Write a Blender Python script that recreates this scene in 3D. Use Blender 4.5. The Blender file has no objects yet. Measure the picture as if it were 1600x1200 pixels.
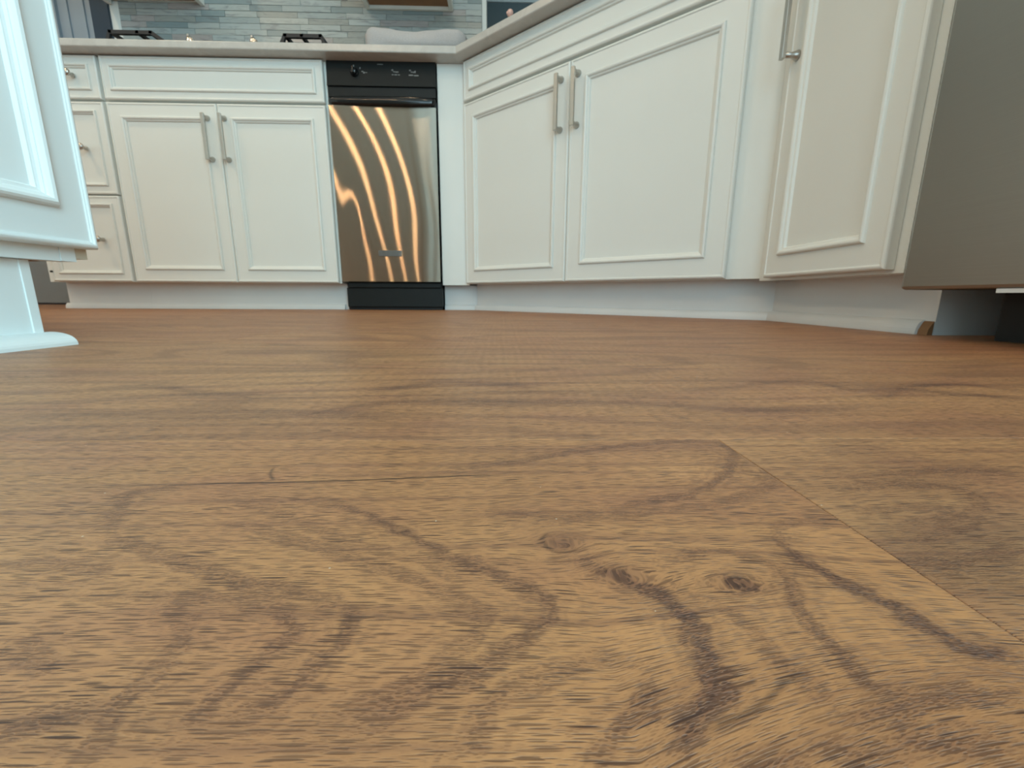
import bpy, bmesh, math, random
import numpy as np
from mathutils import Vector, Matrix

C = bpy.context.scene.collection
R = random.Random(7)

# ------------------------------------------------------------------ camera
TH, PS, RO, CAM_H = 0.206541, 0.026591, 0.00519, 0.058842
cam_d = bpy.data.cameras.new('camera')
cam = bpy.data.objects.new('camera', cam_d); C.objects.link(cam)
cam_d.sensor_width = 36.0
cam_d.lens = 657.0765 * 36.0 / 1600.0
cam_d.clip_start = 0.005
fwd = Vector((math.sin(PS)*math.cos(TH), math.cos(PS)*math.cos(TH), -math.sin(TH)))
right0 = Vector((math.cos(PS), -math.sin(PS), 0))
up0 = right0.cross(fwd)
c_, s_ = math.cos(RO), math.sin(RO)
right = right0*c_ + up0*s_
up = up0*c_ - right0*s_
m = Matrix((right, up, -fwd)).transposed().to_4x4()
m.translation = Vector((0, 0, CAM_H))
cam.matrix_world = m
cam_d.dof.use_dof = True
cam_d.dof.focus_distance = 0.115
cam_d.dof.aperture_fstop = 44.0
bpy.context.scene.camera = cam

# ------------------------------------------------------------------ light
scn = bpy.context.scene
scn.view_settings.view_transform = 'Standard'
scn.view_settings.look = 'None'
scn.view_settings.gamma = 1.0
scn.view_settings.use_curve_mapping = False
scn.view_settings.exposure = -0.13
w = bpy.data.worlds.new('daylight'); scn.world = w; w.use_nodes = True
w.node_tree.nodes['Background'].inputs[0].default_value = (0.62, 0.80, 1.0, 1)
w.node_tree.nodes['Background'].inputs[1].default_value = 1.6

def area(name, loc, target, sx, sy, power, col, shape='RECTANGLE'):
    d = bpy.data.lights.new(name, 'AREA'); d.shape = shape
    d.size = sx
    if shape in ('RECTANGLE', 'ELLIPSE'): d.size_y = sy
    d.energy = power; d.color = col
    o = bpy.data.objects.new(name, d); C.objects.link(o)
    o.location = loc
    o.rotation_euler = (Vector(target) - Vector(loc)).to_track_quat('-Z', 'Y').to_euler()
    return o
area('window_daylight_right', (1.42, -1.75, 1.35), (-0.5, -0.4, 0.6), 1.9, 1.9, 112, (0.54, 0.90, 1.0))
area('window_daylight_behind', (0.0, -3.32, 1.12), (0.0, 0, 0.9), 2.3, 2.1, 50, (0.56, 0.89, 1.0))
for lx, ly, pw in ((-0.25, -0.35, 5), (-0.6, 1.1, 4), (0.3, 1.0, 4), (-2.2, -0.6, 10), (-2.2, 0.9, 14)):
    area('warm_overhead_lamp', (lx, ly, 2.585), (lx, ly, 0), 0.11, 0.11, pw, (1.0, 0.72, 0.45), 'DISK')
for lx in (-1.89, -1.60, -1.36, -1.14):
    area('warm_overhead_lamp', (lx, -1.6, 2.585), (lx, -1.6, 0), 0.035, 0.035, 5.5, (1.0, 0.62, 0.32), 'DISK')  # unseen lamps added so their reflections streak the compactor front

# ------------------------------------------------------------------ materials
def mat(name):
    mt = bpy.data.materials.new(name); mt.use_nodes = True
    nt = mt.node_tree; return mt, nt, nt.nodes['Principled BSDF']
def nd(nt, t, **kw):
    n = nt.nodes.new(t)
    for k, v in kw.items(): setattr(n, k, v)
    return n
def mth(nt, op, a, b=None, c=None, clamp=False):
    n = nd(nt, 'ShaderNodeMath', operation=op, use_clamp=clamp)
    for i, v in enumerate((a, b, c)):
        if v is None: continue
        if isinstance(v, (int, float)): n.inputs[i].default_value = v
        else: nt.links.new(v, n.inputs[i])
    return n.outputs[0]
def mixc(nt, fac, a, b):
    n = nd(nt, 'ShaderNodeMix', data_type='RGBA')
    for s, v in ((0, fac), (6, a), (7, b)):
        if isinstance(v, (int, float)): n.inputs[s].default_value = v
        elif isinstance(v, tuple): n.inputs[s].default_value = (*v, 1)
        else: nt.links.new(v, n.inputs[s])
    return n.outputs[2]
def noise(nt, vec, scale, detail=2, rough=.5, dist=0):
    n = nd(nt, 'ShaderNodeTexNoise'); n.inputs['Scale'].default_value = scale
    n.inputs['Detail'].default_value = detail; n.inputs['Roughness'].default_value = rough
    n.inputs['Distortion'].default_value = dist
    nt.links.new(vec, n.inputs['Vector']); return n.outputs['Fac']
def sstep(nt, v, lo, hi):
    n = nd(nt, 'ShaderNodeMapRange', interpolation_type='SMOOTHSTEP')
    nt.links.new(v, n.inputs[0])
    n.inputs[1].default_value = lo; n.inputs[2].default_value = hi
    return n.outputs[0]
def comb(nt, x, y, z=0.0):
    n = nd(nt, 'ShaderNodeCombineXYZ')
    for i, v in enumerate((x, y, z)):
        if isinstance(v, (int, float)): n.inputs[i].default_value = v
        else: nt.links.new(v, n.inputs[i])
    return n.outputs[0]
def objco(nt):
    t = nd(nt, 'ShaderNodeTexCoord'); return t.outputs['Object']
def bump(nt, h, strength, dist, bs):
    b = nd(nt, 'ShaderNodeBump'); b.inputs['Strength'].default_value = strength
    b.inputs['Distance'].default_value = dist
    nt.links.new(h, b.inputs['Height']); nt.links.new(b.outputs[0], bs.inputs['Normal'])
def plain(name, col, rough=.5, metal=0.0, nscale=40, namp=.04, bmp=0.0, spec=.5):
    mt, nt, bs = mat(name)
    co = objco(nt); n = noise(nt, co, nscale, 3)
    dk = tuple(x*(1-namp) for x in col); lt = tuple(min(1, x*(1+namp)) for x in col)
    nt.links.new(mixc(nt, n, dk, lt), bs.inputs['Base Color'])
    bs.inputs['Roughness'].default_value = rough
    bs.inputs['Metallic'].default_value = metal
    bs.inputs['Specular IOR Level'].default_value = spec
    if bmp: bump(nt, noise(nt, co, nscale*6, 3), bmp, .001, bs)
    return mt
M = {}
M['paint'] = plain('cabinet_paint', (.77, .79, .755), .38, nscale=6, namp=.02, bmp=.03)
M['paint_daylit'] = plain('island_paint_daylit', (.80, .85, .85), .55, nscale=6, namp=.02, bmp=.03)  # cabinet white made lighter and bluer, cool daylight put into the colour
M['paint_greyer'] = plain('toe_kick_paint', (.72, .73, .72), .45, nscale=9, namp=.05, bmp=.05)  # slightly greyer and blotchier than the cabinet paint
M['wall'] = plain('wall_paint', (.72, .76, .74), .6, nscale=5, namp=.02, bmp=.05)
M['ceiling'] = plain('ceiling_paint', (.80, .79, .76), .8, nscale=5, namp=.02)
M['trim'] = plain('trim_paint', (.62, .66, .70), .4, nscale=5, namp=.02)
M['navy'] = plain('navy_paint', (.014, .034, .060), .5, nscale=8, namp=.05)
M['slate'] = plain('slate_paint', (.13, .17, .18), .7, nscale=5, namp=.05)
M['grey'] = plain('grey_paint', (.22, .23, .23), .6, nscale=5, namp=.05)
M['nickel'] = plain('satin_nickel', (.50, .49, .46), .33, 1.0, 60, .05)
M['black'] = plain('black_plastic', (.011, .014, .014), .5, nscale=30, namp=.1, spec=.25)
M['gloss_black'] = plain('black_gloss_plastic', (.006, .008, .009), .12, nscale=30, namp=.1)
M['iron'] = plain('cast_iron', (.012, .014, .018), .55, nscale=80, namp=.2, bmp=.2)
M['void'] = plain('dark_grille', (.006, .006, .006), .6, nscale=30, namp=.2)
M['mark'] = plain('grey_print', (.20, .21, .21), .5, nscale=30, namp=.05)
M['badge'] = plain('badge_metal', (.23, .23, .22), .3, 1.0, 30, .05)
M['rawwood'] = plain('raw_plywood', (.26, .13, .055), .6, nscale=14, namp=.25)
M['beige'] = plain('beige_filler', (.60, .52, .40), .6, nscale=14, namp=.05)
M['casing'] = plain('casing_paint_dimmed', (.26, .31, .36), .5, nscale=5, namp=.04)  # pale trim darkened: the dim light around the doorway is in the colour
M['grout'] = plain('grout', (.40, .43, .42), .9, nscale=60, namp=.08)
M['pink'] = plain('pale_pink_plastic', (.75, .48, .42), .3, nscale=20, namp=.05)
M['bottle'] = plain('clear_grey_plastic', (.30, .33, .33), .2, nscale=20, namp=.05)
M['steel_dark'] = plain('appliance_side', (.06, .06, .06), .5, nscale=20, namp=.05)
M['chrome'] = plain('knob_chrome', (.75, .70, .64), .15, 1.0, 30, .03)

def steel(name, col, rough, aniso, tdir, brush=0.0):
    mt, nt, bs = mat(name); co = objco(nt)
    sp = nd(nt, 'ShaderNodeSeparateXYZ'); nt.links.new(co, sp.inputs[0])
    x, y, z = sp.outputs
    v = comb(nt, mth(nt, 'MULTIPLY', x, 3.0), mth(nt, 'MULTIPLY', y, 3.0), mth(nt, 'MULTIPLY', z, 900.0))
    n = noise(nt, v, 1.0, 3)
    nt.links.new(mixc(nt, n, tuple(q*.93 for q in col), tuple(q*1.05 for q in col)), bs.inputs['Base Color'])
    bs.inputs['Metallic'].default_value = 1.0
    bs.inputs['Roughness'].default_value = rough
    bs.inputs['Anisotropic'].default_value = aniso
    nt.links.new(comb(nt, *tdir), bs.inputs['Tangent'])
    if brush:
        bump(nt, noise(nt, comb(nt, mth(nt, 'MULTIPLY', x, 4.0), 0.0, mth(nt, 'MULTIPLY', z, 1100.0)), 1.0, 2, .6), 1.0, brush, bs)
    return mt
M['steel'] = steel('brushed_steel_compactor', (.31, .265, .21), .20, 1.0, (0.0, 0.0, 1.0))
def streaked(name, col, rough, aniso):
    mt, nt, bs = mat(name); co = objco(nt)
    sp = nd(nt, 'ShaderNodeSeparateXYZ'); nt.links.new(co, sp.inputs[0]); x, y, z = sp.outputs
    n = noise(nt, comb(nt, mth(nt, 'MULTIPLY', x, 3.0), 0.0, mth(nt, 'MULTIPLY', z, 500.0)), 1.0, 3)
    g = nd(nt, 'ShaderNodeBsdfAnisotropic', distribution='BECKMANN')
    nt.links.new(mixc(nt, n, tuple(q*.94 for q in col), tuple(q*1.05 for q in col)), g.inputs['Color'])
    g.inputs['Roughness'].default_value = rough; g.inputs['Anisotropy'].default_value = aniso
    nt.links.new(comb(nt, 1.0, 0.0, 0.0), g.inputs['Tangent'])
    nt.links.new(g.outputs[0], nt.nodes['Material Output'].inputs['Surface']); return mt
M['steel'] = streaked('brushed_steel_compactor', (.385, .345, .285), .173, .90)
M['steel_fridge'] = steel('brushed_steel_fridge', (.38, .36, .325), .38, .6, (0.0, 0.0, 1.0))

mt, nt, bs = mat('quartz_worktop'); M['quartz'] = mt
co = objco(nt)
a = noise(nt, co, 9, 5, .6, 1.5); b = noise(nt, co, 300, 2)
k = mixc(nt, sstep(nt, a, .40, .62), (.52, .51, .48), (.58, .57, .535))
nt.links.new(mixc(nt, mth(nt, 'MULTIPLY', b, .25), k, (.34, .33, .31)), bs.inputs['Base Color'])
bs.inputs['Roughness'].default_value = .25

mt, nt, bs = mat('towel_cotton'); M['towel'] = mt
co = objco(nt)
a = noise(nt, co, 420, 3, .7)
nt.links.new(mixc(nt, a, (.48, .47, .47), (.84, .83, .84)), bs.inputs['Base Color'])
bs.inputs['Roughness'].default_value = .95
bump(nt, a, 1.0, .006, bs)

mt, nt, bs = mat('marble_tile'); M['tile'] = mt
co = objco(nt); oi = nd(nt, 'ShaderNodeObjectInfo')
rp = nd(nt, 'ShaderNodeValToRGB'); nt.links.new(oi.outputs['Random'], rp.inputs[0])
cols = [(.34, .39, .39), (.41, .45, .44), (.39, .37, .36), (.25, .31, .32), (.43, .46, .44), (.33, .35, .33), (.40, .45, .45)]
el = rp.color_ramp.elements
rp.color_ramp.interpolation = 'CONSTANT'
el[0].color = (*cols[0], 1); el[1].position = .15; el[1].color = (*cols[1], 1)
for i, cc in enumerate(cols[2:]):
    e = el.new(.3 + i*.14); e.color = (*cc, 1)
sh = nd(nt, 'ShaderNodeVectorMath', operation='ADD'); nt.links.new(co, sh.inputs[0])
nt.links.new(comb(nt, mth(nt, 'MULTIPLY', oi.outputs['Random'], 37.0), 0.0), sh.inputs[1])
st = nd(nt, 'ShaderNodeVectorMath', operation='MULTIPLY'); nt.links.new(sh.outputs[0], st.inputs[0])
st.inputs[1].default_value = (12, 12, 70)
v1 = noise(nt, st.outputs[0], 1.0, 4, .6, .8)
nt.links.new(mixc(nt, mth(nt, 'MULTIPLY', sstep(nt, v1, .48, .72), .55), rp.outputs[0], (.17, .18, .19)), bs.inputs['Base Color'])
bs.inputs['Roughness'].default_value = .22

def wood(name, light, mid, dark, ring_amp=.5, seed=0.0, rand=True, litecol=None, PORE=1.0):
    """oak-print vinyl plank. attributes: ring = growth-ring darkness, warp = sideways shift of the grain, crack = dark splits"""
    mt, nt, bs = mat(name); co = objco(nt)
    sp = nd(nt, 'ShaderNodeSeparateXYZ'); nt.links.new(co, sp.inputs[0]); x, y, z = sp.outputs
    def attr(n):
        a = nd(nt, 'ShaderNodeAttribute'); a.attribute_name = n; return a.outputs['Fac']
    ring, warp, crack, lite = attr('ring'), attr('warp'), attr('crack'), attr('lite')
    if rand:
        oi = nd(nt, 'ShaderNodeObjectInfo'); sd = mth(nt, 'MULTIPLY', oi.outputs['Random'], 53.0)
    else:
        sd = seed
    xs = mth(nt, 'ADD', x, sd)
    v = mth(nt, 'SUBTRACT', y, warp)
    def sv(ax, ay, zz=0.0): return comb(nt, mth(nt, 'MULTIPLY', xs, ax), mth(nt, 'MULTIPLY', v, ay), zz)
    wob = noise(nt, sv(14, 60, 3.1), 1.0, 2)
    v = mth(nt, 'ADD', v, mth(nt, 'MULTIPLY', mth(nt, 'SUBTRACT', wob, .5), .0022))
    broad = noise(nt, sv(2.2, 17, 1.7), 1.0, 2, .5)
    streak = noise(nt, sv(9, 150, 5.2), 1.0, 3, .6)
    fine = noise(nt, sv(45, 700, 8.2), 1.0, 2, .6)
    line = noise(nt, sv(5, 330, 6.2), 1.0, 2, .55)
    # cathedral bands from a slow warped field
    fld = noise(nt, sv(1.7, 7.5, 2.3), 1.0, 1.5, .4, .25)
    band = mth(nt, 'SINE', mth(nt, 'MULTIPLY', fld, 75.0))
    band = sstep(nt, band, .1, 1.0)
    band = mth(nt, 'MULTIPLY', band, ring_amp)
    rr = mth(nt, 'MULTIPLY', ring, mth(nt, 'ADD', .62, mth(nt, 'MULTIPLY', streak, .7)))
    dk = mth(nt, 'ADD', rr, mth(nt, 'MULTIPLY', band, .5), clamp=True)
    c1 = mixc(nt, sstep(nt, broad, .30, .70), mid, light)
    c1 = mixc(nt, mth(nt, 'MULTIPLY', sstep(nt, streak, .45, .75), .45), c1, mid)
    rosy = noise(nt, sv(16, 34, 7.7), 1.0, 2, .5)
    c1 = mixc(nt, mth(nt, 'MULTIPLY', sstep(nt, rosy, .46, .70), .5), c1, tuple(a_*b_ for a_, b_ in zip(mid, (.90, .82, 1.0))))
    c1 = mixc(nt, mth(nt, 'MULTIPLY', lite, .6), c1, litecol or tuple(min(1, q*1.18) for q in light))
    c1 = mixc(nt, mth(nt, 'MULTIPLY', sstep(nt, line, .46, .72), .42), c1, dark)
    c1 = mixc(nt, mth(nt, 'MULTIPLY', fine, .16), c1, dark)
    c1 = mixc(nt, mth(nt, 'MULTIPLY', dk, .80), c1, dark)
    # pores: short dark dashes, one per stretched cell; longer and darker inside the rings
    def dash(ax, ay, zz, r0, r1, kring):
        vo = nd(nt, 'ShaderNodeTexVoronoi', voronoi_dimensions='2D'); vo.inputs['Scale'].default_value = 1.0
        nt.links.new(sv(ax, ay, zz), vo.inputs['Vector'])
        sp2 = nd(nt, 'ShaderNodeSeparateColor'); nt.links.new(vo.outputs['Color'], sp2.inputs[0])
        d = mth(nt, 'SUBTRACT', vo.outputs['Distance'], mth(nt, 'ADD', mth(nt, 'MULTIPLY', dk, kring), mth(nt, 'MULTIPLY', sp2.outputs[0], .24)))
        return mth(nt, 'MULTIPLY', mth(nt, 'SUBTRACT', 1.0, sstep(nt, d, r0, r1)), mth(nt, 'ADD', .45, mth(nt, 'MULTIPLY', sp2.outputs[1], .55)))
    thick = sstep(nt, noise(nt, sv(40, 130, 9.0), 1.0, 2), .30, .62)
    p1 = mth(nt, 'MULTIPLY', dash(95, 1500, .3, .0, .13, .05), mth(nt, 'ADD', .35, mth(nt, 'MULTIPLY', thick, .65)))
    p2 = mth(nt, 'MULTIPLY', dash(150, 2300, 4.3, .0, .15, .05), .75)
    p3 = mth(nt, 'MULTIPLY', dash(800, 2500, 2.2, .05, .35, .12), mth(nt, 'MULTIPLY', dk, 1.0))
    pores = mth(nt, 'MAXIMUM', mth(nt, 'MAXIMUM', p1, p2), p3)
    c2 = mixc(nt, mth(nt, 'MULTIPLY', pores, PORE), c1, tuple(q*.36 for q in dark))
    c2 = mixc(nt, mth(nt, 'MULTIPLY', crack, .9), c2, tuple(q*.22 for q in dark))
    # dust specks
    vo = nd(nt, 'ShaderNodeTexVoronoi'); vo.inputs['Scale'].default_value = 90
    nt.links.new(co, vo.inputs['Vector'])
    spk = mth(nt, 'LESS_THAN', vo.outputs['Distance'], .022)
    c2 = mixc(nt, mth(nt, 'MULTIPLY', spk, .5), c2, (.85, .78, .65))
    nt.links.new(c2, bs.inputs['Base Color'])
    rg = mth(nt, 'ADD', .36, mth(nt, 'MULTIPLY', fine, .16))
    nt.links.new(rg, bs.inputs['Roughness'])
    bs.inputs['Specular IOR Level'].default_value = .5
    h = mth(nt, 'SUBTRACT', mth(nt, 'ADD', mth(nt, 'MULTIPLY', fine, .35), mth(nt, 'MULTIPLY', streak, .5)), mth(nt, 'ADD', pores, crack))
    bump(nt, h, .7, .0002, bs)
    return mt
LIGHT, MID, DARK = (.55, .268, .112), (.43, .197, .084), (.150, .062, .040)
M['wood'] = wood('oak_print_plank', LIGHT, MID, DARK, .60)
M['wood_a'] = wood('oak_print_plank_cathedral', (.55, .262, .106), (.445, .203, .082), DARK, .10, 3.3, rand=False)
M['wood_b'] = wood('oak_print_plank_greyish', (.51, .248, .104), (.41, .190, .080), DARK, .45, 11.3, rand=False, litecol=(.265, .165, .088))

# ------------------------------------------------------------------ mesh helpers
class MB:
    def __init__(s): s.v = []; s.f = []; s.sm = []
    def add(s, vs, fs, smooth=False):
        o = len(s.v); s.v += [tuple(p) for p in vs]
        s.f += [tuple(i+o for i in f) for f in fs]; s.sm += [smooth]*len(fs); return s
    def box(s, x0, x1, y0, y1, z0, z1, b=0.0):
        if b <= 0:
            vs = [(x, y, z) for z in (z0, z1) for y in (y0, y1) for x in (x0, x1)]
            fs = [(0, 2, 3, 1), (4, 5, 7, 6), (0, 1, 5, 4), (2, 6, 7, 3), (0, 4, 6, 2), (1, 3, 7, 5)]
            return s.add(vs, fs)
        bm = bmesh.new(); bmesh.ops.create_cube(bm, size=1)
        for v in bm.verts:
            v.co = Vector(((x0+x1)/2 + v.co.x*(x1-x0), (y0+y1)/2 + v.co.y*(y1-y0), (z0+z1)/2 + v.co.z*(z1-z0)))
        bmesh.ops.bevel(bm, geom=bm.edges[:], offset=b, segments=2, profile=.5, affect='EDGES')
        bm.verts.index_update()
        s.add([v.co[:] for v in bm.verts], [[v.index for v in f.verts] for f in bm.faces]); bm.free(); return s
    def lathe(s, prof, o=(0, 0, 0), axis='z', n=20, smooth=True, cap=True):
        vs = []; fs = []
        for r, h in prof:
            for k in range(n):
                a = 2*math.pi*k/n; p = (r*math.cos(a), r*math.sin(a), h)
                if axis == 'y': p = (p[0], -p[2], p[1])
                if axis == 'x': p = (p[2], p[0], p[1])
                vs.append((p[0]+o[0], p[1]+o[1], p[2]+o[2]))
        for i in range(len(prof)-1):
            for k in range(n):
                k2 = (k+1) % n
                fs.append((i*n+k, i*n+k2, (i+1)*n+k2, (i+1)*n+k))
        s.add(vs, fs, smooth)
        if cap:
            s.add([], []);
            base = len(s.v)-len(vs)
            s.f.append(tuple(base+k for k in reversed(range(n)))); s.sm.append(False)
            s.f.append(tuple(base+(len(prof)-1)*n+k for k in range(n))); s.sm.append(False)
        return s
    def rings(s, x0, x1, z0, z1, prof, back=None):
        """concentric rectangles in the x-z plane, prof = (inset, y)"""
        vs = []; fs = []
        for i, y in prof:
            vs += [(x0+i, y, z0+i), (x1-i, y, z0+i), (x1-i, y, z1-i), (x0+i, y, z1-i)]
        for k in range(len(prof)-1):
            for j in range(4):
                j2 = (j+1) % 4
                fs.append((k*4+j, k*4+j2, k*4+4+j2, k*4+4+j))
        n = len(prof)-1
        fs.append((n*4, n*4+1, n*4+2, n*4+3))
        fs.append((3, 2, 1, 0))
        return s.add(vs, fs)
    def prism(s, poly, z0, z1):
        n = len(poly)
        vs = [(x, y, z0) for x, y in poly] + [(x, y, z1) for x, y in poly]
        fs = [tuple(reversed(range(n))), tuple(range(n, 2*n))] + [(i, (i+1) % n, n+(i+1) % n, n+i) for i in range(n)]
        return s.add(vs, fs)
    def extrude_x(s, prof, x0, x1, smooth=False):
        """prof = closed (y, z) outline, swept along x"""
        n = len(prof)
        vs = [(x0, y, z) for y, z in prof] + [(x1, y, z) for y, z in prof]
        s.add(vs, [(i, (i+1) % n, n+(i+1) % n, n+i) for i in range(n)], smooth)
        b = len(s.v)-2*n
        s.f += [tuple(b+i for i in reversed(range(n))), tuple(b+n+i for i in range(n))]; s.sm += [False, False]
        return s
    def build(s, name, mtl, parent=None, loc=None, rotz=0, fix=True):
        me = bpy.data.meshes.new(name); me.from_pydata(s.v, [], s.f); me.update()
        me.polygons.foreach_set('use_smooth', s.sm)
        if fix:
            bm = bmesh.new(); bm.from_mesh(me); bmesh.ops.recalc_face_normals(bm, faces=bm.faces); bm.to_mesh(me); bm.free()
        me.materials.append(M[mtl] if isinstance(mtl, str) else mtl)
        o = bpy.data.objects.new(name, me); C.objects.link(o)
        if parent: o.parent = parent
        if loc: o.location = loc
        o.rotation_euler = (0, 0, rotz)
        return o
def tag(o, label=None, cat=None, group=None, kind=None):
    for k, v in (('label', label), ('category', cat), ('group', group), ('kind', kind)):
        if v: o[k] = v
    return o
def empty(name, loc, rotz, label, cat, group=None):
    o = bpy.data.objects.new(name, None); C.objects.link(o); o.empty_display_size = .05
    o.location = loc; o.rotation_euler = (0, 0, rotz)
    return tag(o, label, cat, group)
def copy_tree(o, parent=None):
    c = o.copy(); C.objects.link(c); c.parent = parent
    for ch in list(o.children): copy_tree(ch, c)
    return c

# ------------------------------------------------------------------ room
D = 1.7314                      # plane of the back run's door faces
YW = 2.352                      # back wall
XR, XLW, YB, ZC = 1.32, -3.4, -3.2, 2.6
def struct(name, mb, mtl, **k): return tag(mb.build(name, mtl, **k), kind='structure')

floor = struct('floor', MB().box(XLW, 3.4, YB, 4.6, -.06, -.0045), 'void')

def box_wall_with_hole(axis, a0, a1, p0, p1, z0, z1, hole):
    h0, h1, hz0, hz1 = hole; mb = MB()
    def bx(u0, u1, w0, w1):
        if axis == 'x': mb.box(u0, u1, p0, p1, w0, w1)
        else: mb.box(p0, p1, u0, u1, w0, w1)
    bx(a0, h0, z0, z1); bx(h1, a1, z0, z1); bx(h0, h1, z0, hz0); bx(h0, h1, hz1, z1)
    return mb
WALL_B0 = -1.845
mb = MB().box(WALL_B0, -.07, YW, YW+.12, 0, ZC).box(-.07, XR, YW, YW+.12, 0, 1.02).box(-.07, XR, YW, YW+.12, 2.25, ZC)
wall_back = struct('wall_back', mb, 'wall')
struct('wall_back_left', MB().box(-3.4, -2.95, YW, YW+.12, 0, ZC).box(-2.95, -2.08, YW, YW+.12, 2.08, ZC).box(-2.08, -1.925, YW+.01, YW+.12, 0, ZC), 'wall')
struct('trim_1', MB().box(-1.925, -1.845, YW-.012, YW+.12, 0, ZC), 'navy')
wr = struct('wall_right', box_wall_with_hole('y', YB, YW+.12, XR, XR+.1, 0, ZC, (-2.7, -.8, .4, 2.25)), 'wall')
wl = struct('wall_left', MB().box(XLW-.1, XLW, YB, 4.6, 0, ZC), 'wall')
wb = struct('wall_behind', box_wall_with_hole('x', XLW, XR, YB-.1, YB, 0, ZC, (-1.15, 1.15, .06, 2.2)), 'wall')
struct('ceiling', MB().box(XLW, 3.4, YB, 4.6, ZC, ZC+.05), 'ceiling')
struct('wall_far', MB().box(-1.9, 3.4, 3.4, 3.5, 0, 2.05), 'slate')
struct('trim_2', MB().box(-1.9, 3.4, 3.39, 3.5, 2.05, ZC), 'wall')
struct('wall_far_right', MB().box(3.4, 3.5, YW, 4.6, 0, ZC), 'slate')
struct('wall_far_left', MB().box(XLW, -1.9, 3.9, 4.0, 0, ZC), 'grey')
for nme, axis, a0, a1, p, z0, z1 in (('window_1', 'y', -2.7, -.8, XR, .4, 2.25), ('window_2', 'x', -1.15, 1.15, YB-.1, .06, 2.2)):
    fr = MB()
    def bx(u0, u1, w0, w1, q0=.02, q1=.08):
        if axis == 'x': fr.box(u0, u1, p+q0, p+q1, w0, w1)
        else: fr.box(p+q0, p+q1, u0, u1, w0, w1)
    t = .05; mdl = (a0+a1)/2
    bx(a0, a0+t, z0, z1); bx(a1-t, a1, z0, z1); bx(a0+t, a1-t, z0, z0+t); bx(a0+t, a1-t, z1-t, z1); bx(mdl-.02, mdl+.02, z0+t, z1-t)
    struct(nme, fr, 'trim')
# doorway with casing beyond the left end of the counter
dr = MB()
dr.box(-2.16, -2.08, YW-.02, YW, 0, 2.14).box(-2.95, -2.87, YW-.02, YW, 0, 2.14).box(-2.87, -2.16, YW-.02, YW, 2.06, 2.14)
dr.box(-2.145, -2.125, YW-.028, YW-.02, 0, 2.14).box(-2.105, -2.09, YW-.026, YW-.02, 0, 2.14)
dr.box(-2.08, -1.925, YW-.004, YW+.01, 0, 2.14).box(-2.05, -2.03, YW-.012, YW-.004, 0, 2.14).box(-1.97, -1.955, YW-.012, YW-.004, 0, 2.14)
struct('door_1', dr, 'casing')
dl = MB().box(-2.87, -2.17, YW+.05, YW+.09, .01, 2.05)
struct('door_2', dl, 'grey')
bb = MB().box(-2.08, -1.80, YW-.022, YW-.004, 0, .14)
struct('baseboard_back', bb, 'trim')
struct('baseboard_left', MB().box(XLW, XLW+.015, YB, 4.5, 0, .14), 'trim')
struct('baseboard_behind', MB().box(XLW, -1.2, YB, YB+.015, 0, .14), 'trim')

# ---- planks
JX, JY, PW, PL = .0915, .167, .180, 1.22
def plank_box(x0, x1, y0, y1, mtl):
    g = .00006; b = .00025; x0 += g; x1 -= g; y0 += g; y1 -= g
    vs = [(x0, y0, -.0045), (x1, y0, -.0045), (x1, y1, -.0045), (x0, y1, -.0045),
          (x0, y0, -b), (x1, y0, -b), (x1, y1, -b), (x0, y1, -b),
          (x0+b, y0+b, 0), (x1-b, y0+b, 0), (x1-b, y1-b, 0), (x0+b, y1-b, 0)]
    fs = [(3, 2, 1, 0), (8, 9, 10, 11)]
    for k in range(4):
        k2 = (k+1) % 4; fs += [(k, k2, 4+k2, 4+k), (4+k, 4+k2, 8+k2, 8+k)]
    return MB().add(vs, fs).build('plank', mtl, floor, fix=False)

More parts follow.
